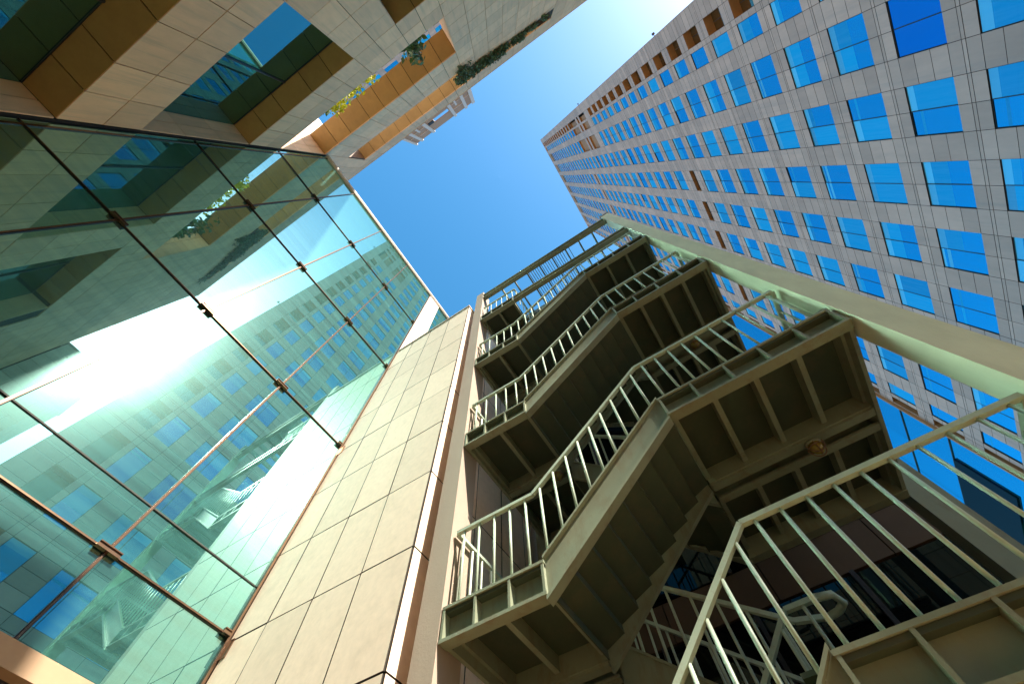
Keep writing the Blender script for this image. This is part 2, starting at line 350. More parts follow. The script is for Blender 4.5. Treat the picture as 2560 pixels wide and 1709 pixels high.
# soffits
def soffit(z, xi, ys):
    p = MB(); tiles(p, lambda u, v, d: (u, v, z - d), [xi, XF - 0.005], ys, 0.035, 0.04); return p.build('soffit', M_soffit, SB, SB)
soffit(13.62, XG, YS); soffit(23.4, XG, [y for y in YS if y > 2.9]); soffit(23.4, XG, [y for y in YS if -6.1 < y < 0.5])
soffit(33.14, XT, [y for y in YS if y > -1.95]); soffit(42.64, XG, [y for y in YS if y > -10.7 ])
# side reveals
def reveal(y, s, z0, z1, xi, n=4, m=M_stone):
    p = MB(); tiles(p, lambda u, v, d: (u, y + s * d, v), rng(xi, XF - 0.01, 0.5 if n > 3 else 1.0), rng(z0, z1, 6.7 / 3.0), 0.025, 0.05); return p.build('reveal', m, SB, SB)
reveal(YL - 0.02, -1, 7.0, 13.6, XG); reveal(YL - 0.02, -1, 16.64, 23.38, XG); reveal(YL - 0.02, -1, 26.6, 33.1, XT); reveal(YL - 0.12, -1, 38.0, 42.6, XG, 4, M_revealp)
reveal(2.955, 1, 16.64, 23.38, XG, 1); reveal(0.405, -1, 16.64, 23.38, XG, 1); reveal(-1.9, 1, 26.6, 33.1, XT, 1); reveal(-5.95, 1, 16.64, 23.38, XG, 1)
# windows
def bwin(y0, y1, z0, z1, mull):
    p = MB(); p.box(XG - 0.05, XG, y0, y1, z0, z1); w = p.build('window', M_opg, SB, SB)
    f = MB()
    for y in mull: f.box(XG, XG + 0.06, y - 0.035, y + 0.035, z0, z1)
    f.box(XG, XG + 0.03, y0, y1, z1 - 0.03, z1); f.box(XG, XG + 0.05, y0, y1, z0, z0 + 0.06)
    f.build('frame', M_frame, w, SB)
bwin(-1.0, 9.86, 7.0, 13.6, [6.4, 2.9]); bwin(2.95, 9.86, 16.62, 23.38, [6.42]); bwin(-5.95, 0.42, 16.62, 23.38, [-2.7]); bwin(YE + 0.1, -1.1, 7.0, 13.6, [-4, -8])
# terrace wall behind the open bay, in the sun
p = MB(); tiles(p, lambda u, v, d: (u, YL + 0.04 - d, v), rng(-20, XT - 0.02, 1.27), [26.6, 29.8, 33.0, 35.5, 38.0], 0.02, 0.05); p.box(-20, XT - 0.02, YL + 0.06, 12.5, 26.6, 37.9, m=1)
p.build('terrace_wall', [M_white, M_joint], SB, SB)
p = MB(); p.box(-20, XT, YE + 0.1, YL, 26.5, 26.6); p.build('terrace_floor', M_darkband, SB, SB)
p = MB(); p.box(XG - 1.6, XG, -10.5, YL - 0.2, 37.8, 38.0); p.build('ledge', M_white, SB, SB)  # unseen white ledge, added to bounce sunlight onto the soffit above

# ------------------------------------------------------------------ low block seen only in the glass
BB = thing('block_building', (-10, -20, -CZ), 'low tan block building seen mirrored at the left of the glass wall', 'building')
p = MB(); p.box(-20, -4.83, -22, -15.75, -CZ + 0.004, 30.4); p.build('core', M_joint, BB, BB)
p = MB()
zz = rng(-CZ + 0.1, 30.9, 0.95)
for j in range(len(zz) - 1):
    us = [-8.15] + [-8.15 + 0.9 * (j % 2) + 1.8 * i for i in range(1 - (j % 2), 3) if -8.1 < -8.15 + 0.9 * (j % 2) + 1.8 * i < -4.8] + [-4.77]
    tiles(p, lambda u, v, d: (u, -15.7 + d, v), us, zz[j:j + 2], 0.03, 0.05)
p.build('front_cladding', M_brick, BB, BB)
p = MB(); tiles(p, lambda u, v, d: (-4.77 + d, u, v), rng(-22, -15.72, 1.8), zz, 0.03, 0.05); p.build('side_cladding', M_brick, BB, BB)
p = MB(); p.box(-20, -4.7, -22.1, -15.65, 30.9, 31.05); p.build('coping', M_coping, BB, BB)

# ------------------------------------------------------------------ the towers
def glint_mesh(u0, u1, z0, z1, mid, fn, mb, variant):
    # one window: panes split in two along the mid line, blinds behind the glass as bands near the head
    spans = [(u0, mid), (mid, u1)] if mid else [(u0, u1)]
    h = z1 - z0
    for k, (a, b) in enumerate(spans):
        a += 0.03 if k == 0 else 0.025; b -= 0.03 if k == len(spans) - 1 else 0.025
        r = random.Random(variant * 7 + k)
        typ = (variant + (k if variant % 5 == 0 else 0)) % 6
        cuts = [0.0, 1.0]; ms = [0]
        if typ == 0: cuts = [0, 0.80, 1.0]; ms = [1, 2]
        elif typ == 1: cuts = [0, 0.45, 0.82, 1.0]; ms = [0, 1, 2]
        elif typ == 2: cuts = [0, 0.78, 0.86, 0.93, 1.0]; ms = [0, 2, 0, 2]
        elif typ == 3: cuts = [0, 0.70, 0.84, 1.0]; ms = [0, 1, 2]
        elif typ == 4: cuts = [0, 0.84, 1.0]; ms = [1, 2]
        elif typ == 5: cuts = [0, 0.74, 0.8, 1.0]; ms = [0, 1, 0]
        tl = r.uniform(-0.03, 0.03)
        for c in range(len(ms)):
            q0, q1 = z0 + h * cuts[c], z0 + h * cuts[c + 1]
            mb.face([fn(a, q0, tl * cuts[c]), fn(b, q0, tl * cuts[c]), fn(b, q1, tl * cuts[c + 1]), fn(a, q1, tl * cuts[c + 1])], ms[c], r.random())
def win_frame(u0, u1, z0, z1, mid, fn, mb, m):
    for a, b, c, d in ((u0, u0 + 0.05, z0, z1), (u1 - 0.05, u1, z0, z1), (u0, u1, z0, z0 + 0.06), (u0, u1, z1 - 0.06, z1)) + (((mid - 0.05, mid + 0.05, z0, z1),) if mid else ()):
        mb.face([fn(a, c, 0.03), fn(b, c, 0.03), fn(b, d, 0.03), fn(a, d, 0.03)], m, 0.5)
TK = 4.0 / 3.0
PER = 5.68 * TK; WB = 31.87 * TK; WH = 3.63 * TK; TOPZ = 247.5 * TK
WIN_M = [M_blue, M_blue2, M_blue3, M_frame]

TW = thing('office_tower', (20, -42, -CZ), 'tall pinkish stone tower with a grid of bright blue windows, behind the staircase', 'tower')
fT = lambda u, v, d: (u, -40.0 + d, v)
UL, UR = -3.75 * TK, 53.3 * TK
cols2 = [(5.25 + 6.28 * i, 5.25 + 6.28 * i + 4.05) for i in range(7)]
singles = [(1.08, 3.12), (49.35, 51.3)]
recs = [(-1.53, 0.45), (52.0, 53.0)]
SLOTK = (8, 22)
allw = []
clad = MB()
edges = sorted([UL / TK, UR / TK] + [e for c in cols2 + singles + recs for e in c])
NK = 38
kmin = -5
for i in range(len(edges) - 1):
    a, b = edges[i], edges[i + 1]
    kind = 'gap'
    if (a, b) in cols2: kind = 'two'
    elif (a, b) in singles: kind = 'one'
    elif (a, b) in recs: kind = 'rec'
    wide = b - a > 3.0
    for k in range(kmin, NK):
        z0 = WB + PER * k; z1 = z0 + WH; z2 = z0 + PER; zm = (z1 + z2) / 2
        if z2 > TOPZ: z2 = TOPZ
        hi = k > 13
        mech = (kind in ('one', 'two', 'rec') and b < 10 and 17 <= k <= 21)
        slot = kind == 'two' and a > 17 and k in SLOTK
        us = [a * TK, b * TK]
        if kind == 'two': us = [a * TK, (a + b) / 2 * TK, b * TK]
        if kind == 'gap':
            vs = [z0, z0 + WH / 3, z0 + 2 * WH / 3, z1, zm - 0.17, zm + 0.17, z2] if not hi else [z0, z1, zm, z2]
            tiles(clad, fT, us, vs, 0.05, 0.1, sm=1)
            continue
        if mech: continue
        sp = [z1, zm - 0.17, zm + 0.17, z2] if not hi else [z1, zm, z2]
        tiles(clad, fT, us, sp, 0.05, 0.1, sm=1)
        if slot:
            tiles(clad, fT, us, [z0 + 1.75 * TK + 0.6, z1], 0.05, 0.1, sm=1); tiles(clad, fT, us, [z0 - 0.02, z0 + 0.5], 0.05, 0.1, sm=1)
            allw.append(('slot', a * TK, b * TK, z0 + 0.5, z0 + 1.75 * TK + 0.6, k)); continue
        if k == NK - 1 : 
            allw.append(('crown', a * TK, b * TK, z0, z1, k)); continue
        allw.append((kind, a * TK, b * TK, z0, z1, k))
# mechanical storeys: brown louvred bays between thin piers
for a, b in ((-0.9, 3.35), (5.3, 9.4)):
    z0 = WB + PER * 17 ; z1 = WB + PER * 22
    for c, d in ((131.8, 139.6), (141.8, 143.8), (146.2, 156.6)): allw.append(('mech', a * TK, b * TK, c * TK, d * TK, 17))
    zz = [z0, 131.8 * TK, 139.6 * TK, 141.8 * TK, 143.8 * TK, 146.2 * TK, 156.6 * TK, z1]
    lo, hi_ = (-1.53, 3.12) if a < 0 else (5.25, 9.3)
    for q in range(0, len(zz) - 1, 2): tiles(clad, fT, [lo * TK, hi_ * TK], [zz[q], zz[q + 1]], 0.05, 0.1, sm=1)
clad.build('cladding', [M_tower, M_joint], TW, TW)
# core behind the cladding; the recessed columns are left open 1.3 deep
core = MB()
core.box(UL + 0.1, UR - 0.1, -75, -41.45, -CZ + 0.004, TOPZ - 0.3)
core.build('core', M_joint, TW, TW)
side = MB(); tiles(side, lambda u, v, d: (UL + d, u, v), rng(-75, -40.1, 3.0), rng(-CZ + 0.1, TOPZ, 4.0), 0.05, 0.1); side.build('side_cladding', M_tower, TW, TW)
cap = MB(); cap.box(UL - 0.1, UR, -75, -39.9, TOPZ, TOPZ + 0.6); cap.build('coping', M_tower, TW, TW)
# rank the windows by their size in the picture; the largest hundred are parts, the rest one part
def area(w):
    pts = [project((x, -40, z)) for x, z in ((w[1], w[3]), (w[2], w[3]), (w[2], w[4]), (w[1], w[4]))]
    if any(q is None for q in pts): return 0
    cx = sum(q[0] for q in pts) / 4; cyy = sum(q[1] for q in pts) / 4
    if not (-0.02 < cx < 1.02 and -0.02 < cyy < 0.70): return 0
    A = 0
    for i in range(4): A += pts[i][0] * pts[(i + 1) % 4][1] - pts[(i + 1) % 4][0] * pts[i][1]
    return abs(A) / 2
fW = lambda u, v, d: (u, -40.12 + d, v)
def recess_part(w, mb):
    kind, a, b, z0, z1, k = w
    dd = 1.32 if kind == 'rec' else 0.75
    # soffit and jambs brown, dark glazing at the back
    mb.face([fT(a, z1, -0.0), fT(b, z1, 0), fT(b, z1, -dd), fT(a, z1, -dd)], 0, R.random())
    mb.face([fT(a, z0, 0), fT(a, z1, 0), fT(a, z1, -dd), fT(a, z0, -dd)], 0, 0.5)
    mb.face([fT(b, z0, 0), fT(b, z1, 0), fT(b, z1, -dd), fT(b, z0, -dd)], 0, 0.5)
    mb.face([fT(a, z0, 0), fT(b, z0, 0), fT(b, z0, -dd), fT(a, z0, -dd)], 0, 0.5)
    mb.face([fT(a, z0, -dd + 0.02), fT(b, z0, -dd + 0.02), fT(b, z1, -dd + 0.02), fT(a, z1, -dd + 0.02)], 1, 0.5)
    if kind == 'rec':
        mid = (a + b) / 2
        for q in (mid,): mb.face([fT(q - 0.04, z0, -dd + 0.05), fT(q + 0.04, z0, -dd + 0.05), fT(q + 0.04, z1, -dd + 0.05), fT(q - 0.04, z1, -dd + 0.05)], 2, 0.5)
ranked = sorted(allw, key=area, reverse=True)
wins = [w for w in ranked if w[0] in ('one', 'two')]; others = [w for w in ranked if w[0] not in ('one', 'two')]
rest = MB(); nv = 0
dark_done = False
for i, w in enumerate(wins):
    kind, a, b, z0, z1, k = w; mid = (a + b) / 2 if kind == 'two' else None
    tgt = MB() if i < 100 else rest
    nv = R.randrange(60)
    if (kind == 'two' and abs(a - 5.25 * TK) < 0.01 and k == 0): 
        md = (a + b) / 2
        for c, d in ((a, md), (md, b)): tgt.face([fW(c + 0.03, z0, 0), fW(d - 0.03, z0, 0), fW(d - 0.03, z1, 0), fW(c + 0.03, z1, 0)], 4, 0.5)
    else: glint_mesh(a, b, z0, z1, mid, fW, tgt, nv)
    win_frame(a, b, z0, z1, mid, fW, tgt, 3)
    if i < 100: tgt.build('window', WIN_M + [M_blued], TW, TW)
o = rest.build('window', WIN_M + [M_blued], TW, TW); o['kind'] = 'stuff'
nrec = 0; restr = MB()
for w in others:
    kind = w[0]
    nm = {'rec': 'recessed_window', 'slot': 'louvre_slot', 'mech': 'louvre_bay', 'crown': 'louvre_bay'}[kind]
    if kind == 'rec' and nrec >= 40: recess_part(w, restr); continue
    tgt = MB(); recess_part(w, tgt)
    if kind == 'rec': nrec += 1
    bk = M_olive if kind == 'rec' else (M_brown if kind in ('mech', 'crown') else M_dark)
    tgt.build(nm, [M_brown, bk, M_frame], TW, TW)
o = restr.build('recessed_window', [M_brown, M_olive, M_frame], TW, TW); o['kind'] = 'stuff'
# cornice brackets along the roof edge
p = MB()
for c in cols2: p.box(c[0] * TK, c[1] * TK, -40.0, -39.75, TOPZ - 9.5 * TK, TOPZ - 1.0, m=0)
p.build('crown_panel', M_brown, TW, TW)
# little floodlights on the roof edge
for q, (z_, lab) in enumerate(((96.0, 'small floodlight on the tower roof edge nearer the sky glare'), (178.0, 'tiny floodlight higher up on the corner edge of the tower'))):
    f = thing('floodlight', (UL - 0.2, -40.2, z_), lab, 'floodlight', None)
    p = MB(); p.bar((UL + 0.05, -40.2, z_), (UL - 0.4, -40.2, z_ + 0.1), 0.1, 0.1); p.build('arm', M_frame, f, f)
    p = MB(); p.box(UL - 0.75, UL - 0.35, -40.4, -40.0, z_ - 0.1, z_ + 0.4); p.build('lamp_head', M_frame, f, f)

# ------------------------------------------------------------------ twin tower far behind the stone building (plane x = -50, faces +x)
TT = thing('distant_tower', (-55, 12, -CZ), 'far pinkish tower with a brown crown and white piers, above the stone parapet', 'tower')
fY = lambda u, v, d: (-50.0 + d, u, v)
piers = [(-12.9, -10.6), (-6.9, -4.9), (2.2, 4.2), (20.9, 22.9), (31.0, 32.8), (36.2, 37.6)]
p = MB(); p.box(-80, -50.4, -12.8, 37.5, -CZ + 0.004, 268); p.build('core', M_joint, TT, TT)
clad = MB(); bays = [(-10.4, -7.4), (-5.0, -0.2), (1.5, 6.8), (9.0, 14.3), (16.6, 21.8), (24.0, 29.2), (31.2, 34.4)]
eb = sorted([-12.9, 37.6] + [e for b in bays for e in b])
kz = [(120 + 7.55 * k, 120 + 7.55 * k + 4.8) for k in range(20)]
for i in range(len(eb) - 1):
    isw = (eb[i], eb[i + 1]) in bays
    tiles(clad, fY, [eb[i], eb[i + 1]], [-CZ + 0.1, 40, 80, 120], 0.06, 0.2)
    for (a, b) in kz:
        if not isw: tiles(clad, fY, [eb[i], eb[i + 1]], [a, a + 2.4, b, a + 7.55], 0.06, 0.2)
        else: tiles(clad, fY, [eb[i], eb[i + 1]], [b, a + 7.55], 0.06, 0.2)
clad.build('cladding', M_tower, TT, TT)
for (a, b) in kz[4:8]:
    for w in bays:
        m_ = MB(); glint_mesh(w[0], w[1], a, b, (w[0] + w[1]) / 2, lambda u, v, d: (-50.15 + d, u, v), m_, R.randrange(60)); win_frame(w[0], w[1], a, b, (w[0] + w[1]) / 2, lambda u, v, d: (-50.15 + d, u, v), m_, 3)
        m_.build('window', WIN_M, TT, TT)
m_ = MB()
for (a, b) in kz[:4] + kz[8:]:
    for w in bays: m_.face([(-50.15, w[0], a), (-50.15, w[1], a), (-50.15, w[1], b), (-50.15, w[0], b)], 0, R.random())
o = m_.build('window', WIN_M, TT, TT); o['kind'] = 'stuff'
crown = MB()      # brown crown with an open gap through it
crown.box(-50.6, -50.2, -12.5, 5.0, 271, 322); crown.box(-50.6, -50.2, 5.0, 16.0, 271, 287); crown.box(-50.6, -50.2, 5.0, 16.0, 298, 322); crown.box(-50.6, -50.2, 16.0, 37.2, 271, 322)
crown.build('crown', M_brown, TT, TT)
for a, b in piers:
    p = MB(); p.box(-50.2, -49.3, a, b, 268, 322.5); p.build('pier', M_coping, TT, TT)
p = MB()
for y in (-1.5, 27.0): p.box(-50.2, -49.6, y, y + 1.2, 268, 292)
for y0, y1, z in ((-10.6, -6.9, 290), (-4.9, 2.2, 300), (22.9, 31, 288), (22.9, 31, 304), (32.8, 36.2, 296), (-4.9, 2.2, 284)): p.box(-50.2, -49.9, y0, y1, z, z + 1.0)
p.build('band', M_coping, TT, TT)
p = MB(); p.box(-50.2, -49.95, 16.3, 20.4, 288, 296); p.build('louvre', M_dark, TT, TT)

# ------------------------------------------------------------------ blue glass block at lower right (faces +y)
BG = thing('blue_glass_block', (90, -50, -CZ), 'blue mirrored glass block seen past the right stair post', 'building')
p = MB(); p.box(71.3, 150, -75, -39.9, -CZ + 0.004, 150); p.build('core', M_frame, BG, BG)
xs = rng(71.25, 135, 7.9)
for i in range(len(xs) - 1):
    zq = [-CZ + 0.1, 16, 36, 52.5, 61, 80, 100, 125, 150]
    for z0, z1 in zip(zq[:-1], zq[1:]):
        p = MB(); e = R.uniform(-0.02, 0.02)
        p.prism([(xs[i] + 0.03, -39.7 + e, z0 + 0.03), (xs[i + 1] - 0.03, -39.7 - e, z0 + 0.03), (xs[i + 1] - 0.03, -39.7 - e, z1 - 0.03), (xs[i] + 0.03, -39.7 + e, z1 - 0.03)], (0, -0.12, 0), t=R.random())
        p.build('glass_pane', M_blue, BG, BG)
p = MB(); p.box(76.2, 88.0, -39.7, -39.4, 43.5, 52.3); p.build('painted_reflection', M_black, BG, BG)  # added black box standing in for dark silhouettes reflected in the panes
p = MB(); p.box(70.95, 71.25, -40.2, -39.5, -CZ + 0.004, 150); p.build('corner_post', M_brown, BG, BG)
for z in (36, 52.5, 61):
    p = MB(); p.box(71.25, 150, -39.68, -39.55, z - 0.07, z + 0.07); p.build('transom', M_frame, BG, BG)

# ------------------------------------------------------------------ rear building behind the stairs
RB = thing('rear_building', (14, -3, -CZ), 'dark shaded building with tan bands and black glazing behind the staircase', 'building')
p = MB(); p.box(11.3, 18, -4.5, 4.8, -CZ + 0.004, 19.5); p.build('core', M_joint, RB, RB)
fR = lambda u, v, d: (11.2 - d, u, v)
for z0, z1 in ((3.4, 4.1), (6.3, 7.3), (10.9, 11.9), (15.4, 16.4), (18.6, 19.5)):
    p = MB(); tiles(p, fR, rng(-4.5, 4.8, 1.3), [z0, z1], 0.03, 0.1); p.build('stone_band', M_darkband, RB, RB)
for z0, z1 in ((-CZ + 0.05, 3.4), (4.1, 6.3), (7.3, 10.9), (11.9, 15.4), (16.4, 18.6)):
    p = MB()
    ys = rng(-4.5, 4.8, 2.6)
    for i in range(len(ys) - 1): p.box(11.22, 11.28, ys[i] + 0.05, ys[i + 1] - 0.05, z0 + 0.04, z1 - 0.04, t=R.random())
    p.build('window', M_black, RB, RB)
    for y in ys:
        p = MB(); p.box(11.12, 11.25, y - 0.05, y + 0.05, z0, z1); p.build('window_post', M_frame, RB, RB)

# ------------------------------------------------------------------ the outdoor staircase
ST = thing('staircase', (6.6, 0.3, -CZ), 'pale green painted steel switchback staircase with railed landings', 'staircase')
SCALED.add(ST.name)
X0 = 4.57; X1 = 6.52; X2 = 6.82; X3 = 8.78
YA = 4.02; YB = -3.45            # ends of the landings (left, right)
YK = 2.25                        # left knee
LL = [-0.30, 4.20, 8.69, 13.25, 18.05]     # left landing levels
RL = [2.10, 6.24, 10.90, 15.60]            # right landing levels
RK = [-0.32, -0.36, -0.80, -0.88]           # right knees
D = 0.52
def stud(p, y, z, x=X0, depth=D): p.box(x + 0.005, x + 0.20, y - 0.02, y + 0.02, z - depth + 0.04, z - 0.04)
def ibeam_y(p, x, s, y0, y1, z, d=D, fl=0.20):
    # beam along y: web recessed behind the two flanges; s = +1 flanges reach towards +x
    xa, xb = (x, x + fl) if s > 0 else (x - fl, x)
    p.box(xa, xb, y0, y1, z - 0.045, z); p.box(xa, xb, y0, y1, z - d, z - d + 0.05)
    w = x + s * 0.15; p.box(min(w, w + s * 0.04), max(w, w + s * 0.04), y0, y1, z - d + 0.05, z - 0.045)
def sloped(p, x0, x1, y0, z0, y1, z1, lo, hi):
    p.prism([(x0, y0, z0 + lo), (x0, y1, z1 + lo), (x0, y1, z1 + hi), (x0, y0, z0 + hi)], (x1 - x0, 0, 0))
def landing(y0, y1, z, x1=X3, nrib=0.735, stiff=0.62):
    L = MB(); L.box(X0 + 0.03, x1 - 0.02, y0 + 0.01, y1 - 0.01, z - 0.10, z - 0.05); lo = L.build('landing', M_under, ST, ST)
    b = MB(); ibeam_y(b, X0, 1, y0, y1, z)
    n = max(1, round((y1 - y0) / stiff))
    for i in range(n + 1): stud(b, min(max(y0 + (y1 - y0) * i / n, y0 + 0.03), y1 - 0.03), z)
    b.build('edge_beam', M_paint, lo, ST)
    b = MB(); ibeam_y(b, X1 + 0.1, -1, y0 + 0.05, y1 - 0.05, z - 0.06, D - 0.10, 0.16); ibeam_y(b, X2 - 0.0, 1, y0 + 0.05, y1 - 0.05, z - 0.06, D - 0.10, 0.16); b.build('inner_beam', M_paint, lo, ST)
    b = MB(); ibeam_y(b, x1, -1, y0, y1, z); b.build('edge_beam', M_paint, lo, ST)
    r = MB(); n = round((y1 - y0) / nrib)
    for i in range(n + 1):
        y = y0 + 0.08 + (y1 - y0 - 0.16) * i / n
        for a, c in ((X0 + 0.21, X1 - 0.08), (X2 + 0.17, x1 - 0.21)): r.box(a, c, y - 0.045, y + 0.045, z - 0.34, z - 0.10)
    r.build('rib', M_paint, lo, ST)
    return lo
def end_beam(y, s, z):
    b = MB(); b.box(X0 + 0.2, X3 - 0.2, min(y, y + s * 0.07), max(y, y + s * 0.07), z - D + 0.02, z - 0.06); b.build('end_beam', M_paint, ST, ST)
def flight(xa, xb, ya, za, yb, zb, outer):
    # folded plate steps between two channel stringers
    n = 8; f = MB(); dy = (yb - ya) / n; dz = (zb - za) / n
    for i in range(n):
        y, z = ya + dy * i, za + dz * i
        f.box(xa + 0.1, xb - 0.1, min(y, y + dy), max(y, y + dy), z + dz - 0.07, z + dz - 0.03)
        z -= 0.36
        zr = z + dz * 0.5
        f.prism([(xa + 0.13, y, z - 0.10), (xa + 0.13, y, zr - 0.05), (xa + 0.13, y + dy * 0.04, zr - 0.05), (xa + 0.13, y + dy * 0.06, z - 0.10)], (xb - xa - 0.25, 0, 0), t=R.random())
        f.prism([(xa + 0.13, y, zr - 0.10), (xa + 0.13, y + dy * 1.02, z + dz - 0.10), (xa + 0.13, y + dy * 1.02, z + dz - 0.05), (xa + 0.13, y, zr - 0.05)], (xb - xa - 0.25, 0, 0), t=R.random())
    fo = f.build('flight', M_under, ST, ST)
    hi = 0.02; lo = -D - 0.02
    for x, s in ((xa, 1), (xb, -1)):
        b = MB()
        out = (s > 0) == (outer < 0)
        w = 0.07 if out else 0.03
        xx = x + s * w; sloped(b, min(xx, xx + s * 0.04), max(xx, xx + s * 0.04), ya, za, yb, zb, lo, hi)
        fl = 0.17 if out else 0.09
        sloped(b, min(x, x + s * fl), max(x, x + s * fl), ya, za, yb, zb, lo - 0.06, lo)
        sloped(b, min(x, x + s * fl * 0.7), max(x, x + s * fl * 0.7), ya, za, yb, zb, hi, hi + 0.045)
        b.build('stringer', M_paint, fo, ST)
    return fo
RH = 1.40; SPB = 0.318
balusters = []
def railing(pts, individual, name='railing', r=0.024):
    p = MB()
    for a, b in zip(pts[:-1], pts[1:]):
        p.bar((a[0], a[1], a[2] + RH), (b[0], b[1], b[2] + RH), 0.078, 0.062)
    ro = p.build(name, M_rail, ST, ST)
    for a, b in zip(pts[:-1], pts[1:]):
        a = Vector(a); b = Vector(b); h = math.hypot(b.x - a.x, b.y - a.y)
        n = max(1, round(h / SPB))
        for i in range(n):
            q = a.lerp(b, (i + 0.5) / n)
            balusters.append((ro, individual, tuple(q), r))
def knee_pts(x, k): 
    return [(x, YA - 0.06, LL[k] + 0.01), (x, YK + 0.1, LL[k] + 0.01), (x, RK[k], RL[k] + 0.01), (x, YB + 0.05, RL[k] + 0.01)]
for k in range(5):
    landing(YK, YA, LL[k]); end_beam(YA, -1, LL[k])
for k in range(4):
    landing(YB, RK[k], RL[k]); end_beam(YB, 1, RL[k])
    flight(X0, X1, YK + 0.01, LL[k], RK[k] - 0.01, RL[k], -1)
    flight(X2, X3, YK + 0.01, LL[k + 1], RK[k] - 0.01, RL[k], 1)
    railing(knee_pts(X0 + 0.09, k), True)
    xi = X1 - 0.09
    railing([(xi, YK - 0.2, LL[k] + 0.25), (xi, RK[k] + 0.05, RL[k]), (xi, RK[k] - 0.4, RL[k])], False)
    xj = X2 + 0.09
    railing([(xj, YK + 0.1, LL[k + 1]), (xj, RK[k], RL[k] + 0.1), (xj, RK[k] - 0.42, RL[k])], False)
    p = MB(); p.tube([(xi, RK[k] - 0.38, RL[k] + RH), (xi + 0.05, RK[k] - 0.56, RL[k] + RH), ((xi + xj) / 2, RK[k] - 0.64, RL[k] + RH - 0.03), (xj - 0.05, RK[k] - 0.56, RL[k] + RH), (xj, RK[k] - 0.40, RL[k] + RH)], 0.05)
    p.build('rail_bend', M_rail, ST, ST, smooth=True)
    xo = X3 - 0.09
    railing([(xo, YA - 0.06, LL[k + 1]), (xo, YK, LL[k + 1]), (xo, RK[k], RL[k]), (xo, YB + 0.05, RL[k])], False)
    railing([(X0 + 0.1, YB + 0.05, RL[k]), (X3 - 0.1, YB + 0.05, RL[k])], False)
    railing([(X0 + 0.1, YA - 0.06, LL[k]), (X3 - 0.1, YA - 0.06, LL[k])], False)
railing([(X0 + 0.09, YA - 0.06, LL[4]), (X0 + 0.09, YK - 0.1, LL[4])], True)
railing([(X0 + 0.09, YK - 0.1, LL[4]), (X1 - 0.09, YK - 0.1, LL[4])], False)
nb = 0; restb = MB()
for ro, ind, q, r in balusters:
    vis = ind and nb < 100
    t_ = MB() if vis else restb
    t_.tube([(q[0], q[1], q[2]), (q[0], q[1], q[2] + RH - 0.03)], r, 6)
    if vis:
        c = project((q[0], q[1], q[2] + 0.7))
        nb += 1; t_.build('baluster', M_rail, ro, ST, smooth=True)
o = restb.build('baluster', M_rail, ST, ST); o['kind'] = 'stuff'
# posts: rendered columns front left and right, steel posts at the back
p = MB(); p.box(X0, 5.15, YA + 0.02, 4.48, -CZ + 0.004, 22.5); p.build('column', M_post, ST, ST)
p = MB(); p.box(X0 - 0.02, 5.0, -3.90, YB - 0.05, -CZ + 0.004, 22.3); p.build('column', M_plaster, ST, ST)
p = MB(); p.box(X0 - 0.05, 5.05, -3.94, YB - 0.02, 22.3, 22.5); p.build('cap', M_roofcap, ST, ST)
p = MB(); p.box(8.80, 9.25, -3.95, YB - 0.02, -CZ + 0.004, 22.3); p.build('column', M_paint, ST, ST)
p = MB(); p.box(8.80, 9.25, YA + 0.02, 4.48, -CZ + 0.004, 22.3); p.build('column', M_paint, ST, ST)
# top frame: front beam, walkway-level beam, joists and a grille of thin bars
p = MB(); ibeam_y(p, X0, 1, YB - 0.04, YA + 0.02, 21.95, 0.62, 0.22); p.build('roof_beam', M_paint, ST, ST)
p = MB(); p.box(6.9, 7.1, YB - 0.04, YA + 0.02, 21.4, 21.9); p.build('roof_beam', M_paint, ST, ST)
p = MB(); ibeam_y(p, X0 + 0.002, 1, YB - 0.04, YK - 0.02, LL[4], 0.5, 0.2); p.build('tie_beam', M_paint, ST, ST)
for y in (2.94, 2.13, 1.33, 0.56, -0.23, -1.03, -1.84, -2.63):
    p = MB(); p.box(X0 + 0.22, 6.9, y - 0.035, y + 0.035, 21.45, 21.75); p.build('joist', M_paint, ST, ST)
p = MB()
for y in [1.24 - 0.13 * i for i in range(20)]:
    if abs(y - 0.56) > 0.09 and abs(y + 0.23) > 0.09 and abs(y + 1.03) > 0.09: p.box(X0 + 0.22, 6.9, y - 0.014, y + 0.014, 21.5, 21.62)
p.build('grille', M_paint, ST, ST)

